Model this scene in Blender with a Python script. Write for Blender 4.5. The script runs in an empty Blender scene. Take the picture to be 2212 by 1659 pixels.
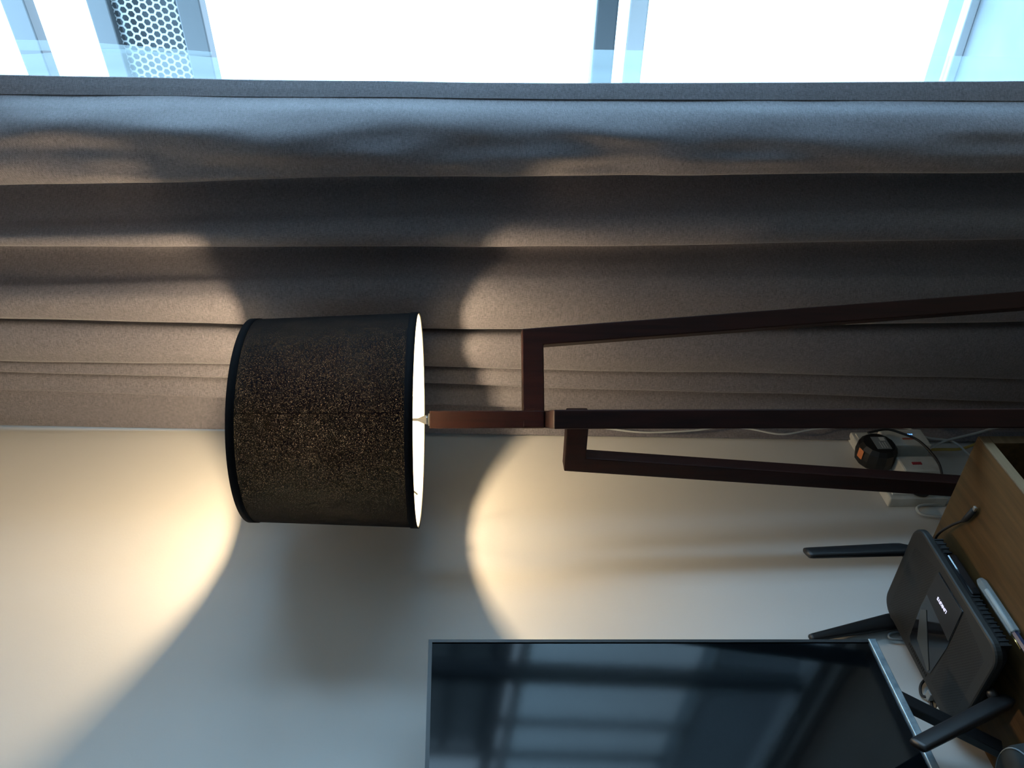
import bpy, bmesh, math, random
from mathutils import Vector, Matrix, noise

random.seed(7)
SC = bpy.context.scene
COL = SC.collection
PI = math.pi

# ------------------------------------------------------------------ camera
# the photo was taken with the phone turned on its side: world up points to the picture's left
F_PX = 1790.0
EYE = Vector((1.27, 0.0, 1.45))
YAW = math.radians(35.0)
PITCH = math.atan(96.0 / F_PX)
fh = Vector((-math.sin(YAW), math.cos(YAW), 0))
rt = Vector((math.cos(YAW), math.sin(YAW), 0))
up = Vector((0, 0, 1))
fw = fh * math.cos(PITCH) - up * math.sin(PITCH)
cu = up * math.cos(PITCH) + fh * math.sin(PITCH)
cam_d = bpy.data.cameras.new('camera')
cam = bpy.data.objects.new('camera', cam_d)
COL.objects.link(cam)
R = Matrix((-cu, rt, -fw)).transposed()
cam.matrix_world = Matrix.Translation(EYE) @ R.to_4x4()
cam_d.sensor_width = 36.0
cam_d.lens = F_PX / 2212.0 * 36.0
cam_d.clip_start = 0.02
cam_d.clip_end = 300
SC.camera = cam

# ------------------------------------------------------------------ view and world
SC.view_settings.view_transform = 'Standard'
SC.view_settings.look = 'None'
SC.view_settings.gamma = 1.0
SC.view_settings.exposure = 0.0
SC.view_settings.use_curve_mapping = False
SKY = 14.0
LAMP_W = 140.0
world = bpy.data.worlds.new('daylight')
SC.world = world
world.use_nodes = True
wn = world.node_tree
wn.nodes.clear()
wo = wn.nodes.new('ShaderNodeOutputWorld')
wb = wn.nodes.new('ShaderNodeBackground')
wt = wn.nodes.new('ShaderNodeTexCoord')
ws = wn.nodes.new('ShaderNodeSeparateXYZ')
wr = wn.nodes.new('ShaderNodeValToRGB')
wr.color_ramp.elements[0].position = 0.35
wr.color_ramp.elements[0].color = (0.27, 0.38, 0.50, 1)
wr.color_ramp.elements[1].position = 0.56
wr.color_ramp.elements[1].color = (0.47, 0.75, 1.03, 1)
wm = wn.nodes.new('ShaderNodeMath'); wm.operation = 'MULTIPLY_ADD'
wm.inputs[1].default_value = 0.5; wm.inputs[2].default_value = 0.5
wn.links.new(wt.outputs['Generated'], ws.inputs[0])
wn.links.new(ws.outputs['Z'], wm.inputs[0])
wn.links.new(wm.outputs[0], wr.inputs[0])
wn.links.new(wr.outputs[0], wb.inputs['Color'])
wb.inputs['Strength'].default_value = SKY
wn.links.new(wb.outputs[0], wo.inputs['Surface'])

# the area lamp below is only a sampling portal: it gives no light of its own, the sky does
pd = bpy.data.lights.new('daylight_portal', 'AREA')
pd.shape = 'RECTANGLE'; pd.size = 2.1; pd.size_y = 2.5
pd.cycles.is_portal = True
po = bpy.data.objects.new('daylight_portal', pd)
COL.objects.link(po)
po.location = (1.4, 1.80, 1.30)
po.rotation_euler = (math.radians(90), 0, PI)
po.rotation_euler = Vector((0, -1, 0)).to_track_quat('-Z', 'Y').to_euler()

SC.cycles.max_bounces = 8
SC.cycles.diffuse_bounces = 5
SC.cycles.glossy_bounces = 4
SC.cycles.transmission_bounces = 6
SC.cycles.transparent_max_bounces = 12
SC.cycles.sample_clamp_indirect = 4.0
SC.cycles.caustics_reflective = False
SC.cycles.caustics_refractive = False
SC.cycles.use_denoising = True

# ------------------------------------------------------------------ materials
def mat(name, color, rough=0.6, metal=0.0, spec=0.5, emit=None, estr=0.0, sheen=0.0, coat=0.0):
    m = bpy.data.materials.new(name); m.use_nodes = True
    b = m.node_tree.nodes['Principled BSDF']
    b.inputs['Base Color'].default_value = (*color, 1)
    b.inputs['Roughness'].default_value = rough
    b.inputs['Metallic'].default_value = metal
    b.inputs['Specular IOR Level'].default_value = spec
    b.inputs['Sheen Weight'].default_value = sheen
    b.inputs['Coat Weight'].default_value = coat
    if emit:
        b.inputs['Emission Color'].default_value = (*emit, 1)
        b.inputs['Emission Strength'].default_value = estr
    return m

def nd(m, t, **kw):
    n = m.node_tree.nodes.new(t)
    for k, v in kw.items():
        if k in n.bl_rna.properties: setattr(n, k, v)
        else: n.inputs[k].default_value = v
    return n

def lk(m, a, b): m.node_tree.links.new(a, b)

def obj_coord(m, scale=(1, 1, 1), rot=(0, 0, 0)):
    tc = nd(m, 'ShaderNodeTexCoord'); mp = nd(m, 'ShaderNodeMapping')
    mp.inputs['Scale'].default_value = scale; mp.inputs['Rotation'].default_value = rot
    lk(m, tc.outputs['Object'], mp.inputs['Vector'])
    return mp.outputs[0]

def vary(m, coord, c0, c1, scale=1.0, detail=4.0, lo=0.3, hi=0.7, rough=0.5):
    """base colour between c0 and c1 by noise; returns the noise output"""
    n = nd(m, 'ShaderNodeTexNoise'); n.inputs['Scale'].default_value = scale
    n.inputs['Detail'].default_value = detail; n.inputs['Roughness'].default_value = rough
    lk(m, coord, n.inputs['Vector'])
    r = nd(m, 'ShaderNodeValToRGB')
    r.color_ramp.elements[0].position = lo; r.color_ramp.elements[0].color = (*c0, 1)
    r.color_ramp.elements[1].position = hi; r.color_ramp.elements[1].color = (*c1, 1)
    lk(m, n.outputs['Fac'], r.inputs[0])
    lk(m, r.outputs[0], m.node_tree.nodes['Principled BSDF'].inputs['Base Color'])
    return n.outputs['Fac'], r.outputs[0]

def bump(m, fac, strength, dist):
    b = nd(m, 'ShaderNodeBump'); b.inputs['Strength'].default_value = strength
    b.inputs['Distance'].default_value = dist
    lk(m, fac, b.inputs['Height'])
    lk(m, b.outputs[0], m.node_tree.nodes['Principled BSDF'].inputs['Normal'])
    return b

M = {}
M['paint'] = mat('wall_paint', (0.6, 0.59, 0.56), 0.75, spec=0.25)
f, _ = vary(M['paint'], obj_coord(M['paint']), (0.585, 0.575, 0.55), (0.615, 0.605, 0.58), 3.0)
pn = nd(M['paint'], 'ShaderNodeTexNoise'); pn.inputs['Scale'].default_value = 220; pn.inputs['Detail'].default_value = 3
lk(M['paint'], obj_coord(M['paint']), pn.inputs['Vector'])
bump(M['paint'], pn.outputs['Fac'], 0.15, 0.0008)
M['paint_grey'] = mat('grey_paint_wall', (0.42, 0.43, 0.43), 0.8)
M['ceiling'] = mat('ceiling_paint', (0.78, 0.77, 0.74), 0.8)
M['floor'] = mat('floor_laminate', (0.22, 0.14, 0.08), 0.4)
vary(M['floor'], obj_coord(M['floor'], (1, 12, 1)), (0.16, 0.10, 0.06), (0.27, 0.18, 0.11), 2.5)

def linen(name, c0, c1):
    m = mat(name, c0, 0.48, spec=0.5, sheen=0.3)
    m.node_tree.nodes['Principled BSDF'].inputs['Sheen Roughness'].default_value = 0.35
    m.node_tree.nodes['Principled BSDF'].inputs['Sheen Tint'].default_value = (0.9, 0.95, 1, 1)
    a = nd(m, 'ShaderNodeTexNoise'); a.inputs['Scale'].default_value = 1; a.inputs['Detail'].default_value = 2
    lk(m, obj_coord(m, (120, 120, 1900)), a.inputs['Vector'])      # horizontal slub threads
    b = nd(m, 'ShaderNodeTexNoise'); b.inputs['Scale'].default_value = 1; b.inputs['Detail'].default_value = 2
    lk(m, obj_coord(m, (1800, 1800, 140)), b.inputs['Vector'])    # vertical threads
    s = nd(m, 'ShaderNodeMath', operation='ADD')
    lk(m, a.outputs['Fac'], s.inputs[0]); lk(m, b.outputs['Fac'], s.inputs[1])
    # fine diagonal twill line
    tc = nd(m, 'ShaderNodeTexCoord'); sx = nd(m, 'ShaderNodeSeparateXYZ'); lk(m, tc.outputs['Object'], sx.inputs[0])
    da = nd(m, 'ShaderNodeMath', operation='ADD'); lk(m, sx.outputs['X'], da.inputs[0]); lk(m, sx.outputs['Z'], da.inputs[1])
    dm = nd(m, 'ShaderNodeMath', operation='MULTIPLY'); dm.inputs[1].default_value = 2 * PI / 0.0030; lk(m, da.outputs[0], dm.inputs[0])
    ds = nd(m, 'ShaderNodeMath', operation='SINE'); lk(m, dm.outputs[0], ds.inputs[0])
    dt = nd(m, 'ShaderNodeMath', operation='MULTIPLY'); dt.inputs[1].default_value = 0.055; lk(m, ds.outputs[0], dt.inputs[0])
    h0 = nd(m, 'ShaderNodeMath', operation='MULTIPLY'); h0.inputs[1].default_value = 0.5
    lk(m, s.outputs[0], h0.inputs[0])
    h = nd(m, 'ShaderNodeMath', operation='ADD'); lk(m, h0.outputs[0], h.inputs[0]); lk(m, dt.outputs[0], h.inputs[1])
    r = nd(m, 'ShaderNodeValToRGB')
    r.color_ramp.elements[0].position = 0.38; r.color_ramp.elements[0].color = (*c0, 1)
    r.color_ramp.elements[1].position = 0.62; r.color_ramp.elements[1].color = (*c1, 1)
    lk(m, h.outputs[0], r.inputs[0])
    lk(m, r.outputs[0], m.node_tree.nodes['Principled BSDF'].inputs['Base Color'])
    bump(m, h.outputs[0], 0.6, 0.0008)
    return m
M['linen'] = linen('taupe_linen', (0.082, 0.077, 0.086), (0.245, 0.228, 0.248))

# sheer voile: mostly see-through with some white scatter
m = bpy.data.materials.new('white_voile'); m.use_nodes = True; m.node_tree.nodes.clear()
o = nd(m, 'ShaderNodeOutputMaterial'); mx = nd(m, 'ShaderNodeMixShader'); mx.inputs[0].default_value = 0.4
t = nd(m, 'ShaderNodeBsdfTransparent'); t.inputs[0].default_value = (0.97, 1, 1, 1)
m2 = nd(m, 'ShaderNodeMixShader'); m2.inputs[0].default_value = 0.6
d1 = nd(m, 'ShaderNodeBsdfDiffuse'); d1.inputs[0].default_value = (0.34, 0.38, 0.39, 1)
d2 = nd(m, 'ShaderNodeBsdfTranslucent'); d2.inputs[0].default_value = (0.36, 0.42, 0.43, 1)
lk(m, d1.outputs[0], m2.inputs[1]); lk(m, d2.outputs[0], m2.inputs[2])
lk(m, t.outputs[0], mx.inputs[1]); lk(m, m2.outputs[0], mx.inputs[2]); lk(m, mx.outputs[0], o.inputs[0])
M['voile'] = m

# window glass: thin pane
def thin_glass(name, tint, gl):
    m = bpy.data.materials.new(name); m.use_nodes = True; m.node_tree.nodes.clear()
    o = nd(m, 'ShaderNodeOutputMaterial'); mx = nd(m, 'ShaderNodeMixShader')
    t = nd(m, 'ShaderNodeBsdfTransparent'); t.inputs[0].default_value = (*tint, 1)
    g = nd(m, 'ShaderNodeBsdfGlossy'); g.inputs['Roughness'].default_value = 0.02
    lw = nd(m, 'ShaderNodeFresnel'); gb = nd(m, 'ShaderNodeNewGeometry')
    ir = nd(m, 'ShaderNodeMapRange'); ir.inputs['To Min'].default_value = gl; ir.inputs['To Max'].default_value = 1 / gl
    lk(m, gb.outputs['Backfacing'], ir.inputs['Value']); lk(m, ir.outputs[0], lw.inputs['IOR'])   # same strength from both sides
    lk(m, lw.outputs[0], mx.inputs[0]); lk(m, t.outputs[0], mx.inputs[1]); lk(m, g.outputs[0], mx.inputs[2])
    lk(m, mx.outputs[0], o.inputs[0])
    return m
M['glass'] = thin_glass('window_glass', (0.96, 0.99, 0.99), 1.12)
M['clear'] = thin_glass('clear_plastic', (0.80, 0.86, 0.88), 1.5)
cp = M['clear']; cd_ = nd(cp, 'ShaderNodeBsdfDiffuse'); cd_.inputs[0].default_value = (0.5, 0.55, 0.56, 1)
cx_ = nd(cp, 'ShaderNodeMixShader'); cx_.inputs[0].default_value = 0.28
co_ = next(n for n in cp.node_tree.nodes if n.bl_idname == 'ShaderNodeOutputMaterial'); cs_ = co_.inputs[0].links[0].from_socket
lk(cp, cs_, cx_.inputs[1]); lk(cp, cd_.outputs[0], cx_.inputs[2]); lk(cp, cx_.outputs[0], co_.inputs[0])

# lamp shade cloth: black outside with pinholes of light, cream inside
m = bpy.data.materials.new('shade_cloth'); m.use_nodes = True; m.node_tree.nodes.clear()
o = nd(m, 'ShaderNodeOutputMaterial'); geo = nd(m, 'ShaderNodeNewGeometry')
mxf = nd(m, 'ShaderNodeMixShader')
dk = nd(m, 'ShaderNodeBsdfPrincipled'); dk.inputs['Base Color'].default_value = (0.0035, 0.0035, 0.004, 1)
dk.inputs['Roughness'].default_value = 0.9
dk.inputs['Specular IOR Level'].default_value = 0.12
cr = nd(m, 'ShaderNodeBsdfDiffuse'); cr.inputs[0].default_value = (0.86, 0.82, 0.72, 1)
tl = nd(m, 'ShaderNodeBsdfTranslucent')
sn = nd(m, 'ShaderNodeTexNoise'); sn.inputs['Scale'].default_value = 1; sn.inputs['Detail'].default_value = 0.5
lk(m, obj_coord(m, (700, 700, 1100)), sn.inputs['Vector'])
sr = nd(m, 'ShaderNodeValToRGB'); sr.color_ramp.elements[0].position = 0.60; sr.color_ramp.elements[0].color = (0.0002, 0.0002, 0.0002, 1)
sr.color_ramp.elements[1].position = 0.78; sr.color_ramp.elements[1].color = (0.044, 0.040, 0.035, 1)
lk(m, sn.outputs['Fac'], sr.inputs[0])
# the weave is thick: pinholes close up at a slant
lw = nd(m, 'ShaderNodeLayerWeight'); lw.inputs['Blend'].default_value = 0.5
om = nd(m, 'ShaderNodeMath', operation='SUBTRACT'); om.inputs[0].default_value = 1.0; lk(m, lw.outputs['Facing'], om.inputs[1])
pw = nd(m, 'ShaderNodeMath', operation='POWER'); pw.inputs[1].default_value = 1.6; lk(m, om.outputs[0], pw.inputs[0])
vm = nd(m, 'ShaderNodeVectorMath', operation='SCALE'); lk(m, sr.outputs[0], vm.inputs[0]); lk(m, pw.outputs[0], vm.inputs['Scale'])
lk(m, vm.outputs[0], tl.inputs[0])
ad = nd(m, 'ShaderNodeAddShader'); lk(m, dk.outputs[0], ad.inputs[0]); lk(m, tl.outputs[0], ad.inputs[1])
lk(m, geo.outputs['Backfacing'], mxf.inputs[0]); lk(m, ad.outputs[0], mxf.inputs[1]); lk(m, cr.outputs[0], mxf.inputs[2])
lk(m, mxf.outputs[0], o.inputs[0])
bp = nd(m, 'ShaderNodeBump'); bp.inputs['Strength'].default_value = 0.6; bp.inputs['Distance'].default_value = 0.001
lk(m, sn.outputs['Fac'], bp.inputs['Height']); lk(m, bp.outputs[0], dk.inputs['Normal'])
M['shade'] = m
M['shade_trim'] = mat('shade_trim', (0.003, 0.003, 0.004), 0.85, spec=0.12)

M['mahogany'] = mat('dark_mahogany', (0.02, 0.006, 0.004), 0.5, spec=0.22)
f, _ = vary(M['mahogany'], obj_coord(M['mahogany'], (60, 60, 4)), (0.015, 0.0042, 0.003), (0.030, 0.007, 0.0045), 1.5)
M['chrome'] = mat('brushed_nickel', (0.55, 0.57, 0.60), 0.25, 1.0)
M['bulb'] = mat('bulb_glass', (1, 1, 1), 0.3, emit=(1, 0.82, 0.55), estr=30)
M['cream'] = mat('cream_plastic', (0.7, 0.66, 0.55), 0.5)

M['wood'] = mat('oak_veneer', (0.30, 0.17, 0.075), 0.55, spec=0.3)
cw = obj_coord(M['wood'], (22, 1.6, 22))
f, c = vary(M['wood'], cw, (0.040, 0.020, 0.006), (0.105, 0.056, 0.018), 2.0, 6.0, 0.3, 0.72, 0.65)
bump(M['wood'], f, 0.2, 0.0006)
M['wood_edge'] = mat('pale_wood_edge', (0.38, 0.29, 0.20), 0.8, spec=0.1)
vary(M['wood_edge'], obj_coord(M['wood_edge'], (40, 3, 40)), (0.15, 0.098, 0.055), (0.23, 0.155, 0.09), 2.0)
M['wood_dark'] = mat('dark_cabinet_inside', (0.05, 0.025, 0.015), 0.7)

M['black'] = mat('black_plastic', (0.007, 0.007, 0.008), 0.45)
M['black_rough'] = mat('black_rubber', (0.010, 0.010, 0.011), 0.7)
M['gloss_black'] = mat('piano_black', (0.006, 0.006, 0.007), 0.08, coat=0.5)
M['screen'] = mat('tv_screen', (0.002, 0.003, 0.004), 0.07, spec=0.5)
sb = M['screen'].node_tree.nodes['Principled BSDF']; sb.inputs['IOR'].default_value = 1.30
M['bezel_silver'] = mat('brushed_silver_bezel', (0.30, 0.36, 0.40), 0.35, 0.8)
vary(M['bezel_silver'], obj_coord(M['bezel_silver'], (30, 30, 30)), (0.20, 0.27, 0.31), (0.42, 0.50, 0.55), 2.0)
M['white_plastic'] = mat('white_plastic', (0.62, 0.63, 0.60), 0.5)
vary(M['white_plastic'], obj_coord(M['white_plastic']), (0.44, 0.43, 0.39), (0.62, 0.63, 0.60), 22.0)
M['white_cable'] = mat('white_cable', (0.45, 0.47, 0.47), 0.4)
M['yellow_cable'] = mat('yellow_cable', (0.45, 0.33, 0.08), 0.5)
M['grey_label'] = mat('grey_label', (0.20, 0.22, 0.23), 0.5)
M['pale_label'] = mat('pale_label', (0.55, 0.56, 0.55), 0.6)
M['orange_label'] = mat('orange_label', (0.62, 0.20, 0.07), 0.6)
M['red'] = mat('red_switch', (0.33, 0.03, 0.04), 0.4)
M['red_print'] = mat('red_print', (0.33, 0.08, 0.05), 0.6)
M['blue_led'] = mat('blue_led', (0.1, 0.3, 0.9), 0.4, emit=(0.12, 0.35, 1.0), estr=3.0)
M['logo_led'] = mat('white_led_print', (0.8, 0.8, 0.9), 0.4, emit=(0.75, 0.72, 1.0), estr=1.0)
M['logo_dim'] = mat('grey_print', (0.10, 0.09, 0.08), 0.5)
M['gold'] = mat('gold_brass', (0.85, 0.55, 0.18), 0.25, 1.0)
M['navy'] = mat('navy_ink', (0.02, 0.03, 0.07), 0.3)
M['steel'] = mat('plug_steel', (0.6, 0.6, 0.58), 0.3, 1.0)
M['alu'] = mat('white_aluminium', (0.35, 0.36, 0.37), 0.4)
M['grey_paint'] = mat('grey_blue_steel', (0.06, 0.07, 0.078), 0.6)
M['panel_white'] = mat('perforated_white', (0.3, 0.33, 0.34), 0.5)
M['slate'] = mat('slate_panel', (0.08, 0.10, 0.115), 0.7)
M['concrete'] = mat('balcony_concrete', (0.30, 0.36, 0.42), 0.8)
vary(M['concrete'], obj_coord(M['concrete']), (0.13, 0.145, 0.155), (0.17, 0.18, 0.195), 6.0)
M['frost'] = thin_glass('balcony_glass', (0.88, 0.95, 0.97), 1.2)

# router shell: matt black with a hexagonal grid of vent holes on its two wings
def router_shell():
    m = mat('router_shell', (0.035, 0.035, 0.034), 0.55, spec=0.4)
    tc = nd(m, 'ShaderNodeTexCoord'); sp = nd(m, 'ShaderNodeSeparateXYZ')
    lk(m, tc.outputs['Object'], sp.inputs[0])
    def mth(op, a, b=None, c=None):
        n = nd(m, 'ShaderNodeMath', operation=op)
        for i, v in enumerate((a, b, c)):
            if v is None: continue
            if hasattr(v, 'node'): lk(m, v, n.inputs[i])
            else: n.inputs[i].default_value = v
        return n.outputs[0]
    px, py = 0.0082, 0.0047
    def lattice(ox, oy):
        fx = mth('SUBTRACT', mth('FRACT', mth('ADD', mth('DIVIDE', sp.outputs['X'], px), 50 + ox)), 0.5)
        fy = mth('SUBTRACT', mth('FRACT', mth('ADD', mth('DIVIDE', sp.outputs['Y'], py), 50 + oy)), 0.5)
        ax = mth('MULTIPLY', fx, px); ay = mth('MULTIPLY', fy, py)
        return mth('SQRT', mth('ADD', mth('MULTIPLY', ax, ax), mth('MULTIPLY', ay, ay)))
    dmin = mth('MINIMUM', lattice(0, 0), lattice(0.5, 0.5))
    hole = mth('LESS_THAN', dmin, 0.0016)
    ay = mth('ABSOLUTE', sp.outputs['Y'])
    # wings: 0.047 < |y| < limit that narrows a little to the back
    inn = mth('GREATER_THAN', ay, 0.049)
    out = mth('LESS_THAN', ay, 0.122)
    fr = mth('LESS_THAN', sp.outputs['X'], mth('SUBTRACT', 0.102, mth('MULTIPLY', ay, 0.28)))
    bk = mth('GREATER_THAN', sp.outputs['X'], -0.088)
    tp = mth('GREATER_THAN', sp.outputs['Z'], 0.045)
    k = mth('MULTIPLY', mth('MULTIPLY', mth('MULTIPLY', hole, inn), mth('MULTIPLY', out, fr)), mth('MULTIPLY', bk, tp))
    mix = nd(m, 'ShaderNodeMix', data_type='RGBA')
    lk(m, k, mix.inputs['Factor'])
    mix.inputs[6].default_value = (0.015, 0.015, 0.014, 1); mix.inputs[7].default_value = (0.001, 0.001, 0.001, 1)
    b = m.node_tree.nodes['Principled BSDF']
    lk(m, mix.outputs[2], b.inputs['Base Color'])
    inv = mth('SUBTRACT', 1.0, k)
    bb = nd(m, 'ShaderNodeBump'); bb.inputs['Strength'].default_value = 1.0; bb.inputs['Distance'].default_value = 0.001
    lk(m, inv, bb.inputs['Height']); lk(m, bb.outputs[0], b.inputs['Normal'])
    return m
M['router'] = router_shell()

# ------------------------------------------------------------------ geometry helpers
def link(name, me, material=None, parent=None, label=None, smooth=False):
    o = bpy.data.objects.new(name, me); COL.objects.link(o)
    if material is not None: me.materials.append(material)
    if parent is not None: o.parent = parent
    if label: o['label'] = label
    if smooth:
        for p in me.polygons: p.use_smooth = True
    return o

def from_bm(name, bm, material, parent=None, label=None, smooth=False):
    bmesh.ops.recalc_face_normals(bm, faces=bm.faces)
    me = bpy.data.meshes.new(name); bm.to_mesh(me); bm.free()
    return link(name, me, material, parent, label, smooth)

def bevel(bm, w, seg=2):
    if w > 0:
        bmesh.ops.bevel(bm, geom=bm.edges[:], offset=w, segments=seg, affect='EDGES', profile=0.5)

def add_box(bm, lo, hi, mtx=None):
    vs = [bm.verts.new((x, y, z)) for x in (lo[0], hi[0]) for y in (lo[1], hi[1]) for z in (lo[2], hi[2])]
    for f in ((0, 1, 3, 2), (4, 6, 7, 5), (0, 4, 5, 1), (2, 3, 7, 6), (0, 2, 6, 4), (1, 5, 7, 3)):
        bm.faces.new([vs[i] for i in f])
    if mtx is not None:
        for v in vs: v.co = mtx @ v.co
    return vs

def box(name, lo, hi, material, parent=None, bev=0.0, label=None, seg=2):
    bm = bmesh.new(); add_box(bm, lo, hi); bevel(bm, bev, seg)
    return from_bm(name, bm, material, parent, label)

def prism(name, pts, axis_vec, material, parent=None, bev=0.0, label=None, mtx=None, seg=2, smooth=False):
    """extrude a closed polygon (3D points) along axis_vec"""
    bm = bmesh.new()
    a = [bm.verts.new(p) for p in pts]; b = [bm.verts.new(Vector(p) + Vector(axis_vec)) for p in pts]
    n = len(pts)
    bm.faces.new(a); bm.faces.new(b[::-1])
    for i in range(n): bm.faces.new((a[i], a[(i + 1) % n], b[(i + 1) % n], b[i]))
    bmesh.ops.recalc_face_normals(bm, faces=bm.faces)
    bevel(bm, bev, seg)
    if mtx is not None: bm.transform(mtx)
    return from_bm(name, bm, material, parent, label, smooth)

def lathe(name, prof, material, parent=None, seg=48, label=None, mtx=None, smooth=True, close=False):
    """prof: list of (r, z); r == 0 ends close the form"""
    bm = bmesh.new(); rings = []
    for r, z in prof:
        if r < 1e-6: rings.append([bm.verts.new((0, 0, z))])
        else: rings.append([bm.verts.new((r * math.cos(2 * PI * i / seg), r * math.sin(2 * PI * i / seg), z)) for i in range(seg)])
    pairs = list(zip(rings, rings[1:]))
    if close: pairs.append((rings[-1], rings[0]))
    for a, b in pairs:
        for i in range(seg):
            j = (i + 1) % seg
            if len(a) == 1 and len(b) == 1: continue
            if len(a) == 1: bm.faces.new((a[0], b[j], b[i]))
            elif len(b) == 1: bm.faces.new((a[i], a[j], b[0]))
            else: bm.faces.new((a[i], a[j], b[j], b[i]))
    if mtx is not None: bm.transform(mtx)
    return from_bm(name, bm, material, parent, label, smooth)

def spline(pts, sub=8):
    pts = [Vector(p) for p in pts]
    if len(pts) < 3: return pts
    out = []
    P = [pts[0] * 2 - pts[1]] + pts + [pts[-1] * 2 - pts[-2]]
    for i in range(1, len(P) - 2):
        a, b, c, d = P[i - 1], P[i], P[i + 1], P[i + 2]
        for k in range(sub):
            t = k / sub
            out.append(0.5 * ((2 * b) + (c - a) * t + (2 * a - 5 * b + 4 * c - d) * t * t + (3 * b - a - 3 * c + d) * t ** 3))
    out.append(pts[-1])
    return out

def tube_bm(bm, pts, r, seg=10):
    pts = [Vector(p) for p in pts]; n = len(pts)
    rad = r if isinstance(r, (list, tuple)) else [r] * n
    tang = [(pts[min(i + 1, n - 1)] - pts[max(i - 1, 0)]).normalized() for i in range(n)]
    up0 = Vector((0, 0, 1)) if abs(tang[0].z) < 0.9 else Vector((1, 0, 0))
    nrm = (up0 - tang[0] * up0.dot(tang[0])).normalized(); rings = []
    for i in range(n):
        nrm = (nrm - tang[i] * nrm.dot(tang[i])).normalized(); bi = tang[i].cross(nrm)
        rings.append([bm.verts.new(pts[i] + (nrm * math.cos(2 * PI * k / seg) + bi * math.sin(2 * PI * k / seg)) * rad[i]) for k in range(seg)])
    for a, b in zip(rings, rings[1:]):
        for k in range(seg): bm.faces.new((a[k], a[(k + 1) % seg], b[(k + 1) % seg], b[k]))
    bm.faces.new(rings[0][::-1]); bm.faces.new(rings[-1])

def tube(name, pts, r, material, parent=None, seg=10, sub=8, label=None):
    bm = bmesh.new(); tube_bm(bm, spline(pts, sub) if sub else pts, r, seg)
    return from_bm(name, bm, material, parent, label, smooth=True)

def thing(name, label, cat, loc=(0, 0, 0), rotz=0.0, group=None):
    o = bpy.data.objects.new(name, None); COL.objects.link(o)
    o.location = loc; o.rotation_euler = (0, 0, rotz); o.empty_display_size = 0.05
    o['label'] = label; o['category'] = cat
    if group: o['group'] = group
    return o

def tag(o, label, cat, group=None, kind=None):
    o['label'] = label; o['category'] = cat
    if group: o['group'] = group
    if kind: o['kind'] = kind
    return o

def struct(o, label, cat='room'):
    o['kind'] = 'structure'; o['label'] = label; o['category'] = cat
    return o

# ------------------------------------------------------------------ the room
WY = 1.72            # inner face of the window wall
H = 2.75
struct(box('floor', (-0.15, -3.2, -0.1), (4.2, 1.87, 0.0), M['floor']), 'dark laminate floor of the room', 'floor')
struct(box('ceiling', (-0.15, -3.2, H), (4.2, 1.87, H + 0.1), M['ceiling']), 'off white ceiling above the room', 'ceiling')
struct(box('wall_left', (-0.15, -3.2, 0), (0.0, 1.87, H), M['paint']), 'off white wall behind the television and lamp', 'wall')
struct(box('wall_right', (4.05, -3.2, 0), (4.2, 1.87, H), M['paint_grey']), 'grey painted wall at the far side of the room', 'wall')
struct(box('wall_near', (0.0, -3.2, 0), (4.05, -3.05, H), M['paint_grey']), 'grey painted wall behind the camera', 'wall')
bm = bmesh.new()
add_box(bm, (0.0, WY, 0), (0.30, 1.87, H)); add_box(bm, (2.5, WY, 0), (4.05, 1.87, H))
add_box(bm, (0.30, WY, 2.58), (2.5, 1.87, H)); add_box(bm, (0.30, WY, 0), (2.5, 1.87, 0.04))
struct(from_bm('wall_far', bm, M['paint']), 'window wall with the wide balcony door opening', 'wall')

# balcony door: frame, stiles and panes
w = thing('window_1', 'wide glazed balcony door flooded with white daylight', 'window', (0, 0, 0))
w['kind'] = 'structure'
bm = bmesh.new()
for lo, hi in (((0.30, 1.76, 0.04), (0.35, 1.84, 2.58)), ((2.45, 1.76, 0.04), (2.5, 1.84, 2.58)),
               ((0.35, 1.76, 2.53), (2.45, 1.84, 2.58)), ((0.35, 1.76, 0.04), (2.45, 1.84, 0.09))):
    add_box(bm, lo, hi)
from_bm('window_frame', bm, M['alu'], w)
for x in (1.56,): box('window_stile', (x, 1.78, 0.09), (x + 0.055, 1.83, 2.53), M['grey_paint'], w, 0.003)
bm = bmesh.new()
for x0, x1 in ((0.35, 1.56), (1.615, 2.45)):
    vs = [bm.verts.new(p) for p in ((x0, 1.805, 0.09), (x1, 1.805, 0.09), (x1, 1.805, 2.53), (x0, 1.805, 2.53))]
    bm.faces.new(vs)
from_bm('window_pane', bm, M['glass'], w)

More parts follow.
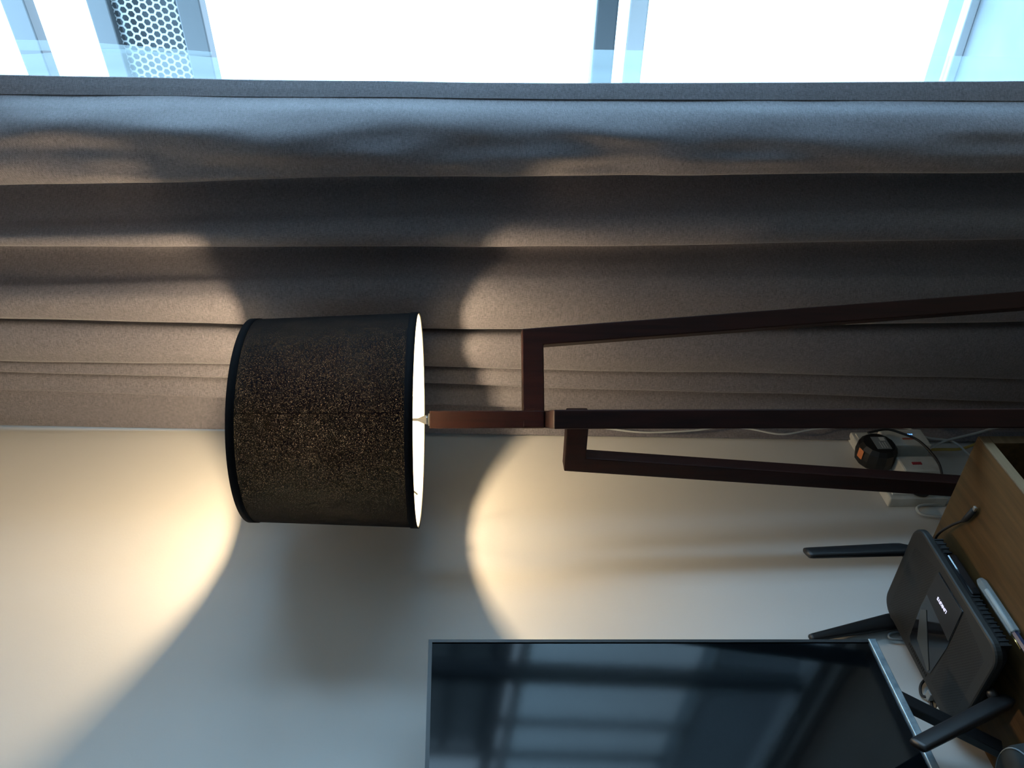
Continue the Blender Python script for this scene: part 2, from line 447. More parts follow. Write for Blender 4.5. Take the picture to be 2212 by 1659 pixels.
# ------------------------------------------------------------------ curtain
# each row is one pleat line of the drape at three heights (x, y, z)
FOLDS = [
    ((0.8328, 1.6080, 2.306), (0.8356, 1.6080, 1.459), (0.8588, 1.6080, 0.371)),
    ((0.8063, 1.5840, 2.304), (0.8150, 1.5840, 1.459), (0.8294, 1.5840, 0.373)),
    ((0.7913, 1.5480, 2.292), (0.8009, 1.5480, 1.459), (0.8161, 1.5480, 0.388)),
    ((0.7662, 1.5120, 2.284), (0.7756, 1.5120, 1.458), (0.7912, 1.5120, 0.399)),
    ((0.7295, 1.4960, 2.289), (0.7439, 1.4960, 1.459), (0.7602, 1.4960, 0.396)),
    ((0.6936, 1.4950, 2.299), (0.7162, 1.4950, 1.459), (0.7354, 1.4950, 0.386)),
    ((0.6644, 1.5060, 2.313), (0.6941, 1.5060, 1.459), (0.7158, 1.5060, 0.372)),
    ((0.6558, 1.5550, 2.338), (0.6865, 1.5550, 1.459), (0.7092, 1.5550, 0.342)),
    ((0.6243, 1.6200, 2.377), (0.6563, 1.6200, 1.459), (0.6798, 1.6200, 0.293)),
    ((0.5715, 1.5700, 2.371), (0.6138, 1.5700, 1.459), (0.6422, 1.5700, 0.307)),
    ((0.5615, 1.5380, 2.360), (0.5941, 1.5380, 1.459), (0.6233, 1.5380, 0.317)),
    ((0.5504, 1.5200, 2.355), (0.5695, 1.5200, 1.459), (0.5969, 1.5200, 0.317)),
    ((0.5307, 1.5260, 2.364), (0.5395, 1.5260, 1.459), (0.5686, 1.5260, 0.302)),
    ((0.5216, 1.5700, 2.387), (0.5310, 1.5700, 1.460), (0.5611, 1.5700, 0.274)),
    ((0.4867, 1.6300, 2.425), (0.4963, 1.6300, 1.460), (0.5274, 1.6300, 0.227)),
    ((0.4351, 1.5820, 2.419), (0.4656, 1.5820, 1.460), (0.4770, 1.5820, 0.234)),
    ((0.4253, 1.5540, 2.410), (0.4430, 1.5540, 1.460), (0.4543, 1.5540, 0.241)),
    ((0.4028, 1.5360, 2.409), (0.4030, 1.5360, 1.460), (0.4161, 1.5360, 0.236)),
    ((0.3590, 1.5450, 2.427), (0.3371, 1.5450, 1.460), (0.3605, 1.5450, 0.209)),
    ((0.3464, 1.5800, 2.446), (0.3244, 1.5800, 1.460), (0.3484, 1.5800, 0.184)),
    ((0.3300, 1.6000, 2.460), (0.3076, 1.6000, 1.460), (0.3318, 1.6000, 0.166)),
    ((0.3365, 1.5600, 2.440), (0.3114, 1.5600, 1.460), (0.3286, 1.5600, 0.187)),
    ((0.2961, 1.5450, 2.446), (0.2751, 1.5450, 1.460), (0.2719, 1.5450, 0.173)),
    ((0.2445, 1.5570, 2.468), (0.2276, 1.5570, 1.460), (0.1991, 1.5570, 0.138)),
    ((0.2387, 1.5750, 2.478), (0.2219, 1.5750, 1.461), (0.1935, 1.5750, 0.125)),
    ((0.2285, 1.5850, 2.485), (0.2114, 1.5850, 1.461), (0.1826, 1.5850, 0.115)),
    ((0.2254, 1.5730, 2.481), (0.2016, 1.5730, 1.461), (0.1679, 1.5730, 0.116)),
    ((0.2073, 1.5650, 2.483), (0.1748, 1.5650, 1.461), (0.1214, 1.5650, 0.102)),
    ((0.1992, 1.5880, 2.496), (0.1666, 1.5880, 1.461), (0.1130, 1.5880, 0.086)),
    ((0.1873, 1.6000, 2.505), (0.1543, 1.6000, 1.461), (0.1000, 1.6000, 0.074)),
    ((0.1817, 1.5860, 2.500), (0.1389, 1.5860, 1.461), (0.0890, 1.5860, 0.077)),
    ((0.1519, 1.5740, 2.504), (0.1073, 1.5740, 1.461), (0.0694, 1.5740, 0.076)),
    ((0.1456, 1.5920, 2.514), (0.1008, 1.5920, 1.461), (0.0629, 1.5920, 0.063)),
    ((0.1332, 1.6040, 2.524), (0.0879, 1.6040, 1.461), (0.0494, 1.6040, 0.051)),
    ((0.1164, 1.6000, 2.527), (0.0673, 1.6000, 1.461), (0.0180, 1.6122, 0.034)),
    ((0.0660, 1.5960, 2.541), (0.0309, 1.5960, 1.461), (0.0150, 1.5725, 0.055)),
    ((0.0314, 1.6000, 2.554), (0.0120, 1.5854, 1.461), (0.0120, 1.5450, 0.070)),
]
def lag(row, z):
    (x0, y0, z0), (x1, y1, z1), (x2, y2, z2) = row
    z = max(min(z, z0 + 0.1), z2 - 0.05)
    l0 = (z - z1) * (z - z2) / ((z0 - z1) * (z0 - z2)); l1 = (z - z0) * (z - z2) / ((z1 - z0) * (z1 - z2)); l2 = (z - z0) * (z - z1) / ((z2 - z0) * (z2 - z1))
    # blend the quadratic with straight segments so the pleats stay calm
    if z >= z1: t = (z - z1) / (z0 - z1); lx, ly = x1 + (x0 - x1) * t, y1 + (y0 - y1) * t
    else: t = (z - z1) / (z2 - z1); lx, ly = x1 + (x2 - x1) * t, y1 + (y2 - y1) * t
    return 0.5 * (lx + l0 * x0 + l1 * x1 + l2 * x2), 0.5 * (ly + l0 * y0 + l1 * y1 + l2 * y2)

cur = thing('curtain', 'long taupe grey linen curtain gathered in pleats between wall corner and window', 'curtain', (0.4, 1.58, 0.03))
NZ = 130; SUBF = 7
ZT, ZB = 2.66, 0.006
bm = bmesh.new(); grid = []
for iz in range(NZ + 1):
    z = ZB + (ZT - ZB) * iz / NZ
    kn = [Vector((*lag(r, z), z)) for r in FOLDS]
    kn.append(kn[-1] + Vector((0.012, 0.03, 0)))
    row = spline(kn, SUBF); out = []
    for p in row:
        q = p.copy()
        wv = noise.noise(Vector((p.x * 9, p.z * 2.2, 1.3))) * 0.006 + noise.noise(Vector((p.x * 22, p.z * 6.5, 5.3))) * 0.003
        if 0.66 < p.x < 0.81:     # loose crumples on the wide front pleat
            k = math.sin((p.x - 0.66) / 0.15 * PI)
            wv += k * (noise.noise(Vector((p.x * 14, p.z * 2.8, 9.1))) * 0.022 + noise.noise(Vector((p.x * 36, p.z * 8, 2.1))) * 0.007)
        q.y += wv * min(1, max(0, (p.x - 0.03) / 0.1)); q.x = max(q.x, 0.008)
        out.append(bm.verts.new(q - Vector((0.4, 1.58, 0.03))))
    grid.append(out)
for a, b in zip(grid, grid[1:]):
    for i in range(len(a) - 1): bm.faces.new((a[i], a[i + 1], b[i + 1], b[i]))
c = from_bm('drape', bm, M['linen'], cur, smooth=True)
sol = c.modifiers.new('cloth thickness', 'SOLIDIFY'); sol.thickness = 0.0012; sol.offset = 0
# folded and stitched side hem along the open edge
bm = bmesh.new(); ga = []
for iz in range(NZ + 1):
    z = ZB + (ZT - ZB) * iz / NZ
    e0 = Vector((*lag(FOLDS[0], z), z)); e1 = Vector((*lag(FOLDS[1], z), z))
    wv = noise.noise(Vector((e0.x * 9, z * 2.2, 1.3))) * 0.006 + noise.noise(Vector((e0.x * 22, z * 6.5, 5.3))) * 0.003
    row = [e0 + Vector((0.0005, 0.004 + wv, 0)), e0 + Vector((0.0025, 0.001 + wv, 0)), e0 + Vector((0.002, -0.0015 + wv, 0)), e0.lerp(e1, 0.5) + Vector((0.0015, -0.0025 + wv, 0)),
           e1 + Vector((0.0015, -0.002 + wv, 0)), e1 + Vector((0.0, 0.001 + wv, 0))]
    ga.append([bm.verts.new(p - Vector((0.4, 1.58, 0.03))) for p in row])
for a, b in zip(ga, ga[1:]):
    for i in range(len(a) - 1): bm.faces.new((a[i], a[i + 1], b[i + 1], b[i]))
from_bm('side_hem', bm, M['linen'], cur, smooth=False)
box('curtain_track', (0.02 - 0.4, -0.06, 2.655 - 0.03), (2.6 - 0.4, 0.05, 2.75 - 0.03), M['alu'], cur)

# white voile just showing past the drape
vo = thing('sheer_curtain', 'narrow strip of white sheer voile showing beside the grey drape', 'curtain', (0.7, 1.66, 0.05))
bm = bmesh.new(); gr = []
for iz in range(61):
    z = 0.05 + 2.6 * iz / 60
    ex = 0.857 + 0.016 * math.exp(-((z - 2.1) / 0.14) ** 2) + (0.03 if z < 1.75 else 0.03 * max(0, 1 - (z - 1.75) / 0.15)) + (0.012 * (2.4 - z) if z < 2.4 else 0)*0.3
    row = []
    for k in range(25):
        t = k / 24; x = 0.52 + (ex - 0.52) * t
        row.append(bm.verts.new((x - 0.7, 0.012 * math.sin(t * 31) - 0.0, z - 0.05)))
    gr.append(row)
for a, b in zip(gr, gr[1:]):
    for i in range(24): bm.faces.new((a[i], a[i + 1], b[i + 1], b[i]))
from_bm('voile_cloth', bm, M['voile'], vo, smooth=True)
bm = bmesh.new(); gr = []
for iz in range(31):           # sheer strip added to imitate the glare along the door frame edge
    z = 1.93 + 0.70 * iz / 30; s = min(1, (z - 1.93) / 0.25)
    gr.append([bm.verts.new((0.866 + 0.004 * s - 0.7 + dx * (0.35 + 0.65 * s), -0.012 + 0.01 * dx / 0.016, z - 0.05)) for dx in (0, 0.008, 0.016)])
for a, b in zip(gr, gr[1:]):
    for i in range(2): bm.faces.new((a[i], a[i + 1], b[i + 1], b[i]))
from_bm('glare_strip', bm, M['voile'], vo, smooth=True)

# ------------------------------------------------------------------ floor lamp
LX, LY = 0.317, 1.244
toc = Vector((EYE.x - LX, EYE.y - LY, 0)).normalized()          # from the lamp towards the viewer
rotz = math.atan2(toc.y, toc.x) + PI / 2                        # local -y looks at the viewer, +x to its right
lamp = thing('floor_lamp', 'tripod floor lamp with black drum shade and dark mahogany wooden legs', 'lamp', (LX, LY, 0), rotz)
box('post', (-0.0165, -0.0165, 1.3055), (0.0165, 0.0165, 1.521), M['mahogany'], lamp, 0.002)
def leg(az, top, arm_h, name='leg', R0=0.172, sl=0.080):
    """one 7-shaped frame: arm from the hub, then the long leaning leg; az measured from the viewer side"""
    t, w2 = 0.034, 0.0163
    foot = R0 + sl * (top - 0.0)
    P = [(-0.0160, top), (R0, top), (foot, 0.0), (foot - t, 0.0), (R0 - t + sl * arm_h, top - arm_h), (-0.0160, top - arm_h)]
    d = Vector((math.sin(az), -math.cos(az), 0)); s = Vector((math.cos(az), math.sin(az), 0))
    pts = [d * r - s * w2 + Vector((0, 0, z)) for r, z in P]
    return prism(name, pts, s * 2 * w2, M['mahogany'], lamp, 0.0022)
leg(math.radians(96), 1.3465, 0.041)
leg(math.radians(0), 1.3045, 0.041)
leg(math.radians(-122), 1.2625, 0.041, R0=0.109, sl=0.087)
# nickel cone and stem carrying the shade; socket widened to block downward light
lathe('stem', [(0, 1.5225), (0.0088, 1.5225), (0.0086, 1.528), (0.0065, 1.535), (0.0028, 1.543), (0.0028, 1.60), (0.022, 1.605), (0.030, 1.663), (0, 1.664)], M['chrome'], lamp, 24, label='nickel stem and cone')
lathe('stem_washer', [(0, 1.520), (0.0115, 1.520), (0.0115, 1.5235), (0, 1.5235)], M['cream'], lamp, 24)
lathe('bulb', [(0, 1.664), (0.012, 1.665), (0.014, 1.671), (0.021, 1.684), (0.023, 1.698), (0.019, 1.712), (0.010, 1.720), (0, 1.722)], M['bulb'], lamp, 24, label='glowing bulb')
ZB_, ZT_, RB_, RT_ = 1.541, 1.845, 0.2005, 0.187
bm = bmesh.new(); SEG = 128; rings = []
for k in range(13):
    t = k / 12; r = RB_ + (RT_ - RB_) * t; z = ZB_ + (ZT_ - ZB_) * t
    rings.append([bm.verts.new((r * math.cos(2 * PI * i / SEG), r * math.sin(2 * PI * i / SEG), z)) for i in range(SEG)])
for a, b in zip(rings, rings[1:]):
    for i in range(SEG): bm.faces.new((a[i], a[(i + 1) % SEG], b[(i + 1) % SEG], b[i]))
me = bpy.data.meshes.new('lamp_shade'); bm.to_mesh(me); bm.free()
sh = link('lamp_shade', me, M['shade'], lamp, 'black drum shade with pinholes of warm light', True)
def trim(z0, z1, r0, r1):
    prof = [(r0 + 0.0014, z0), (r1 + 0.0014, z1), (r1 + 0.0006, z1), (r0 + 0.0006, z0)]
    return lathe('shade_trim', prof, M['shade_trim'], sh, 128, close=True)
trim(ZB_ - 0.0012, ZB_ + 0.013, RB_, RB_ - 0.0005)
trim(ZT_ - 0.013, ZT_ + 0.0012, RT_ + 0.0005, RT_)
lathe('shade_ring', [(RB_ - 0.0005, ZB_ - 0.001), (RB_ - 0.0025, ZB_ + 0.0005), (RB_ - 0.0025, ZB_ + 0.003), (RB_ - 0.0005, ZB_ + 0.003)], M['cream'], sh, 128, close=True)
# seam where the shade cloth overlaps
az = math.radians(3)
bm = bmesh.new()
pts = [Vector(((r + 0.0012) * math.sin(a), -(r + 0.0012) * math.cos(a), z)) for (r, z, a) in
       ((RB_ - 0.0006, ZB_ + 0.013, az), (RB_ - 0.0006, ZB_ + 0.013, az + 0.006), (RT_ + 0.0006, ZT_ - 0.013, az + 0.006), (RT_ + 0.0006, ZT_ - 0.013, az))]
vs = [bm.verts.new(p) for p in pts]; bm.faces.new(vs)
bmesh.ops.solidify(bm, geom=bm.faces[:], thickness=0.0006)
from_bm('shade_seam', bm, M['shade_trim'], sh)
for k in range(3):
    a = 2 * PI * k / 3 + 0.35
    tube('shade_spoke', [(0.016 * math.cos(a), 0.016 * math.sin(a), 1.612), (0.12 * math.cos(a), 0.12 * math.sin(a), 1.60), (0.197 * math.cos(a), 0.197 * math.sin(a), 1.552)], 0.0016, M['cream'], sh)
ld = bpy.data.lights.new('lamp_light', 'POINT'); ld.energy = LAMP_W
ld.color = (1.0, 0.75, 0.46); ld.shadow_soft_size = 0.026
lo = bpy.data.objects.new('lamp_light', ld); COL.objects.link(lo); lo.location = (LX, LY, 1.697)

# ------------------------------------------------------------------ television
tvo = Vector((0.160, 0.864, 1.513))                 # front corner, upper, window side
ty = Vector((0.010, 1.0, 0.014)).normalized()
tz = Vector((0.044, -0.014, 0.999)); tz = (tz - ty * tz.dot(ty)).normalized()
tx = ty.cross(tz).normalized()                      # out of the screen into the room
TM = Matrix((tx, ty, tz)).transposed().to_4x4(); TM.translation = tvo
tv = bpy.data.objects.new('television', None); COL.objects.link(tv); tv.matrix_world = TM
tag(tv, 'large black flat television with glossy screen standing before the white wall', 'television')
TH, TW = 0.7545, 1.32
box('tv_body', (-0.045, -TW, -TH + 0.01), (-0.006, 0, 0), M['black'], tv, 0.004)
bm = bmesh.new()
for lo_, hi_ in (((-0.008, -TW, -0.006), (0.0015, 0.0, 0.0)), ((-0.008, -0.0055, -TH), (0.0015, 0.0, -0.006)), ((-0.008, -TW, -TH), (0.0015, -TW + 0.006, -0.006))):
    add_box(bm, lo_, hi_)
from_bm('bezel', bm, M['black'], tv)
box('screen', (-0.007, -TW + 0.006, -TH + 0.013), (-0.0005, -0.0055, -0.006), M['screen'], tv, label='dark reflective screen')
box('bottom_bezel', (-0.012, -TW, -TH), (0.004, 0.0, -TH + 0.013), M['bezel_silver'], tv, 0.0012, label='silver strip along the bottom')
def bar_between(name, a, b, w, d, material, parent, inv=None, bev=0.002):
    a, b = Vector(a), Vector(b)
    if inv is not None: a, b = inv @ a, inv @ b
    z = (b - a).normalized(); x = Vector((0, 1, 0)).cross(z).normalized(); y = z.cross(x)
    bm = bmesh.new(); L = (b - a).length
    add_box(bm, (-w / 2, -d / 2, 0), (w / 2, d / 2, L)); bevel(bm, bev)
    mt = Matrix((x, y, z)).transposed().to_4x4(); mt.translation = a; bm.transform(mt)
    return from_bm(name, bm, material, parent)
TI = TM.inverted()
bar_between('foot', (0.108, 0.800, 0.79), (0.060, 0.712, 0.602), 0.016, 0.025, M['black'], tv, TI)
bar_between('foot', (0.105, -0.20, 0.79), (0.058, -0.08, 0.602), 0.016, 0.025, M['black'], tv, TI)

# ------------------------------------------------------------------ cabinet
CT = 0.589; CX = 0.42; CY = 1.06
cab = thing('tv_cabinet', 'low brown wooden media cabinet with open shelves below the television', 'cabinet', (CX / 2, 0.23, 0))
def cb(name, lo_, hi_, m_, bev=0.0008, label=None):
    o_ = Vector((CX / 2, 0.23, 0))
    return box(name, Vector(lo_) - o_, Vector(hi_) - o_, m_, cab, bev, label)
cb('cabinet_top', (0.0, -0.60, CT - 0.018), (CX - 0.0012, CY, CT), M['wood'])
cb('edge_band', (CX - 0.0012, -0.60, CT - 0.018), (CX, CY, CT - 0.0008), M['wood_edge'], 0.0003, 'pale front edge')
for y0 in (-0.60, 0.22, CY - 0.018):
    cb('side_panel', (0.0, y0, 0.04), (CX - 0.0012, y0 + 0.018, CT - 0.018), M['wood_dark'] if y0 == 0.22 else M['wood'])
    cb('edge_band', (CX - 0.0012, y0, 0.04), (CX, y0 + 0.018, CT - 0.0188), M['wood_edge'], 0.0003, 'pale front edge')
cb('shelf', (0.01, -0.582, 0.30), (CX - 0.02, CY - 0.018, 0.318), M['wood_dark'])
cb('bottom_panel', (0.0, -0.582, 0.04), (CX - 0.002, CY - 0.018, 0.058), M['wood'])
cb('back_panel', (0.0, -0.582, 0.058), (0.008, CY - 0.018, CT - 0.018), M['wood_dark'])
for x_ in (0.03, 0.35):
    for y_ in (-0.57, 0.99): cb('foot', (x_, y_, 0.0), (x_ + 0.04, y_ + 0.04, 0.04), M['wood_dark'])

# ------------------------------------------------------------------ router
RX0, RX1, RY0, RY1 = 0.022, 0.236, 0.757, 1.043
rc = Vector(((RX0 + RX1) / 2, (RY0 + RY1) / 2, CT))
ro = thing('wifi_router', 'black wireless router with three upright antennas on the brown cabinet', 'router', rc)
hx, hy = (RX1 - RX0) / 2, (RY1 - RY0) / 2
def rrect(hx, hy, r, n=8, taper=0.0):
    pts = []
    for cx_, cy_, a0 in ((hx - r, hy - r, 0), (-hx + r, hy - r, 90), (-hx + r, -hy + r, 180), (hx - r, -hy + r, 270)):
        for k in range(n + 1):
            a = math.radians(a0 + 90 * k / n); pts.append((cx_ + r * math.cos(a), cy_ + r * math.sin(a)))
    return pts
def loft(name, levels, material, parent, label=None, smooth=True, r=0.03):
    bm = bmesh.new(); rings = []
    for hx_, hy_, z in levels:
        rings.append([bm.verts.new((x, y, z)) for x, y in rrect(hx_, hy_, min(r, hx_, hy_))])
    n = len(rings[0])
    for a, b in zip(rings, rings[1:]):
        for i in range(n): bm.faces.new((a[i], a[(i + 1) % n], b[(i + 1) % n], b[i]))
    bm.faces.new(rings[0][::-1]); bm.faces.new(rings[-1])
    return from_bm(name, bm, material, parent, label, False)
loft('shell', [(hx - 0.004, hy - 0.004, 0.040), (hx, hy, 0.044), (hx, hy, 0.052), (hx - 0.0012, hy - 0.0012, 0.0545), (hx - 0.004, hy - 0.004, 0.0555)], M['router'], ro)
loft('base', [(hx - 0.045, hy - 0.045, 0.004), (hx - 0.030, hy - 0.030, 0.008), (hx - 0.015, hy - 0.015, 0.025), (hx - 0.010, hy - 0.010, 0.040)], M['black_rough'], ro)
for sx in (-1, 1):
    for sy in (-1, 1): lathe('foot', [(0, 0), (0.008, 0), (0.008, 0.006), (0, 0.006)], M['black_rough'], ro, 16, mtx=Matrix.Translation((sx * (hx - 0.055), sy * (hy - 0.055), 0)))
# ribs under the front lip and the glossy strip on the front
for ya, yb in ((-hy + 0.03, -0.016), (0.082, hy - 0.03)):
    bm = bmesh.new(); n_r = int((yb - ya) / 0.0085)
    add_box(bm, (hx - 0.036, ya, 0.018), (hx - 0.014, yb, 0.038))
    for k in range(n_r + 1): add_box(bm, (hx - 0.035, ya + k * (yb - ya) / n_r - 0.0014, 0.016), (hx - 0.0125, ya + k * (yb - ya) / n_r + 0.0014, 0.039))
    from_bm('cooling_ribs', bm, M['black'], ro)
box('front_strip', (hx - 0.020, -0.012, 0.010), (hx - 0.012, 0.078, 0.028), M['gloss_black'], ro, 0.003)
# glossy centre panel with its notch, slots and lettering
pan = prism('top_panel', [(hx - 0.018, -0.043, 0.0552), (hx - 0.018, 0.043, 0.0552), (0.0, 0.047, 0.0552), (-hx + 0.030, 0.040, 0.0552), (-hx + 0.022, 0.030, 0.0552), (-hx + 0.022, -0.030, 0.0552), (-hx + 0.030, -0.040, 0.0552), (0.0, -0.047, 0.0552)],
            (0, 0, 0.0016), M['gloss_black'], ro, 0.0005)
prism('panel_front', [(hx - 0.019, -0.042, 0.0568), (hx - 0.019, 0.042, 0.0568), (0.030, 0.045, 0.0568), (0.016, -0.045, 0.0568)], (0, 0, 0.0012), M['black'], ro, 0.0003)
prism('reflection_wedge', [(-0.008, 0.043, 0.0568), (0.006, 0.030, 0.0568), (-0.045, -0.012, 0.0568), (-hx + 0.034, -0.036, 0.0568), (-hx + 0.028, -0.034, 0.0568), (-0.060, 0.020, 0.0568)], (0, 0, 0.0010), mat('reflection_grey', (0.05, 0.055, 0.055), 0.3), ro, 0.0003)  # grey wedge painted in for the V-shaped reflection on the glossy panel
bm = bmesh.new()
for k in range(14):
    y = -0.033 + k * 0.0051
    add_box(bm, (-hx + 0.012, y - 0.0014, 0.0545), (-hx + 0.0185, y + 0.0014, 0.0560))
from_bm('rear_slots', bm, mat('slot_black', (0.001, 0.001, 0.001), 0.9), ro)
def letters(txt, size, loc, mat_, parent, rot, name='lettering', ext=0.0002):
    cu_ = bpy.data.curves.new(name, 'FONT'); cu_.body = txt; cu_.size = size; cu_.extrude = ext
    cu_.align_x = 'CENTER'; cu_.align_y = 'CENTER'; cu_.offset = size * 0.018
    to = bpy.data.objects.new(name, cu_); COL.objects.link(to)
    dg = bpy.context.evaluated_depsgraph_get(); me_ = bpy.data.meshes.new_from_object(to.evaluated_get(dg))
    bpy.data.objects.remove(to)
    o_ = link(name, me_, None, parent); me_.materials.clear(); me_.materials.append(mat_)
    o_.location = loc; o_.rotation_euler = rot
    return o_
t1 = letters('LINKSYS', 0.0088, (0.052, 0.002, 0.0583), M['logo_led'], ro, (0, 0, math.radians(90)), 'lettering')
t1['label'] = 'white lit lettering'
# three paddle antennas
def antenna(base, tip, w0, w1, th, face):
    a, b = Vector(base) - rc, Vector(tip) - rc
    z = (b - a).normalized(); x = Vector(face); x = (x - z * x.dot(z)).normalized(); y = z.cross(x); L = (b - a).length
    bm = bmesh.new(); N = 12; rings = []
    for t_, k in ((0, 0.7), (0.06, 0.95), (0.12, 1), (0.5, 1), (0.97, 1), (1.0, 0.92)):
        ww = (w0 + (w1 - w0) * t_) * k; hh = th * (1.15 - 0.3 * t_) * k
        rings.append([bm.verts.new(a + z * (L * t_) + x * (math.copysign(abs(math.sin(2 * PI * i / N)) ** 0.6, math.sin(2 * PI * i / N)) * hh / 2) + y * (math.copysign(abs(math.cos(2 * PI * i / N)) ** 0.6, math.cos(2 * PI * i / N)) * ww / 2)) for i in range(N)])
    for p, q in zip(rings, rings[1:]):
        for i in range(N): bm.faces.new((p[i], p[(i + 1) % N], q[(i + 1) % N], q[i]))
    bm.faces.new(rings[0][::-1]); bm.faces.new(rings[-1])
    return from_bm('antenna', bm, M['black'], ro, None, True)
antenna((0.150, 1.060, 0.622), (0.168, 1.036, 0.832), 0.036, 0.030, 0.013, (1, 0.3, 0))
antenna((0.013, 1.008, 0.622), (0.014, 0.968, 0.812), 0.036, 0.014, 0.012, (1, 0, 0))
antenna((0.150, 0.742, 0.606), (0.172, 0.655, 0.800), 0.030, 0.028, 0.014, (1, 0.45, 0))
for p in ((0.150, 1.046, 0.635), (0.012, 1.008, 0.635), (0.150, 0.752, 0.628)):
    q = Vector(p) - rc
    bmx = bmesh.new(); bmesh.ops.create_cone(bmx, cap_ends=True, segments=20, radius1=0.008, radius2=0.008, depth=0.018)
    bmx.transform(Matrix.Translation(q) @ Matrix.Rotation(PI / 2, 4, 'X' if abs(p[0] - 0.15) < 0.01 else 'Y'))
    from_bm('antenna_hinge', bmx, M['black'], ro, None, True)

# things around the router
mc = thing('phone_charging_cable', 'thin black charging cable with metal tip lying right of the router', 'cable', (0.25, 1.02, CT))
mo = Vector((0.25, 1.02, CT))
tube('cord', [Vector(p) - mo for p in ((0.170, 1.020, 0.597), (0.195, 1.036, 0.600), (0.222, 1.030, 0.604), (0.254, 1.016, 0.601), (0.283, 0.999, 0.597))], 0.0022, M['black_rough'], mc)
tube('plug_sleeve', [Vector(p) - mo for p in ((0.281, 1.000, 0.597), (0.292, 0.995, 0.597), (0.318, 0.988, 0.5965))], [0.0032, 0.0052, 0.0052], M['black_rough'], mc, 12, 0)
box('metal_tip', Vector((0.318, 0.9845, 0.5945)) - mo, Vector((0.326, 0.9905, 0.5985)) - mo, M['steel'], mc, 0.0004)

pen = thing('ballpoint_pen', 'clear plastic pen with dark ink and brass tip beside the router', 'pen', (0.24, 0.84, CT))
pa, pb = Vector((-0.004, 0.068, 0.0088)), Vector((-0.004, -0.040, 0.0088))
def hexbar(name, a, b, r, material, n=6):
    return tube(name, [a, b], r, material, pen, n, 0)
bm = bmesh.new(); tube_bm(bm, [pa, pa.lerp(pb, .08), pb], [0.0055, 0.0088, 0.0088], 6)
from_bm('cap', bm, M['clear'], pen, 'clear faceted cap')
tube('ink_tube', [pa.lerp(pb, .2), pb], 0.0035, M['pale_label'], pen, 8, 0)
bm = bmesh.new(); tube_bm(bm, [pb, pb + (pb - pa) * 0.9], [0.0052, 0.0052], 6)
from_bm('barrel', bm, M['navy'], pen)
tube('brass_ring', [pb + Vector((-0.0050, 0.001, 0.003)), pb + Vector((-0.0056, -0.026, 0.003))], 0.0016, M['gold'], pen, 8, 0)

sp = thing('round_speaker', 'small dark round speaker on the cabinet under the television', 'speaker', (0.105, 0.622, CT))
lathe('speaker_body', [(0, 0), (0.055, 0), (0.061, 0.004), (0.063, 0.024), (0.061, 0.042), (0.054, 0.050), (0.036, 0.054), (0, 0.055)], mat('charcoal_fabric', (0.016, 0.020, 0.020), 0.8), sp, 40)
lathe('seam_ring', [(0.0555, 0.0485), (0.0565, 0.0500), (0.0580, 0.0485), (0.0565, 0.0475)], M['grey_label'], sp, 40, close=True)

# network plugs showing behind the router
for i, (y, z) in enumerate(((0.842, 0.640), (0.815, 0.632))):
    n_ = thing('network_cable', ('grey network plug in the rear of the router, nearer the window', 'pale network plug in the rear of the router, nearer the television foot')[i], 'cable', (0.012, y, z), 0)
    box('plug', (-0.006, -0.006, -0.005), (0.012, 0.006, 0.006), (M['grey_label'], M['pale_label'])[i], n_, 0.0008)
    tube('cord', [(-0.004, 0, 0.001), (-0.007, 0.008, 0.010), (-0.007, 0.03, 0.0), (-0.006, 0.05, -0.03), (-0.004, 0.06, -0.047)], 0.0025, M['black_rough'], n_)
tag(tube('grey_cable', [(0.006, 0.985, 0.597), (0.006, 0.984, 0.640), (0.008, 0.976, 0.656), (0.009, 0.966, 0.652), (0.008, 0.962, 0.597)], 0.0024, M['grey_label'], None), 'small loop of grey cable rising behind the router', 'cable')

# ------------------------------------------------------------------ sockets, plugs and cords on the wall in the corner
so = thing('wall_socket', 'white double socket box mounted low on the wall in the corner', 'socket', (0.0, 1.4525, 0.44))
box('socket_box', (0.0, -0.1225, -0.068), (0.026, 0.1175, 0.066), M['white_plastic'], so, 0.003)
box('face_plate', (0.026, -0.112, -0.060), (0.030, 0.108, 0.058), M['white_plastic'], so, 0.0015)

ad = thing('power_adapter', 'round black power adapter with grey label plugged into the wall socket', 'adapter', (0.030, 1.455, 0.497))
lathe('adapter_body', [(0, 0.0), (0.038, 0.0), (0.044, 0.006), (0.046, 0.022), (0.044, 0.044), (0.036, 0.054), (0, 0.056)], M['black'], ad, 14, mtx=Matrix.Rotation(PI / 2, 4, 'Y') @ Matrix.Rotation(0.3, 4, 'Z'), smooth=False)
lab = box('rating_label', (0.056, -0.024, -0.020), (0.0566, 0.020, 0.014), M['grey_label'], ad)
box('square_mark', (0.0566, 0.006, -0.016), (0.0570, 0.018, -0.004), M['pale_label'], lab)
for k in range(4): box('print_line', (0.0566, -0.020, -0.012 + k * 0.006), (0.0569, 0.002 - 0.003 * (k % 2), -0.0105 + k * 0.006), M['pale_label'], lab) if k < 3 else None
ol = box('orange_sticker', (-0.012, -0.008, 0), (0.012, 0.008, 0.0008), M['orange_label'], ad)
ol.matrix_local = Matrix.Translation((0.033, -0.012, 0.0435)) @ Matrix.Rotation(0.25, 4, 'X')

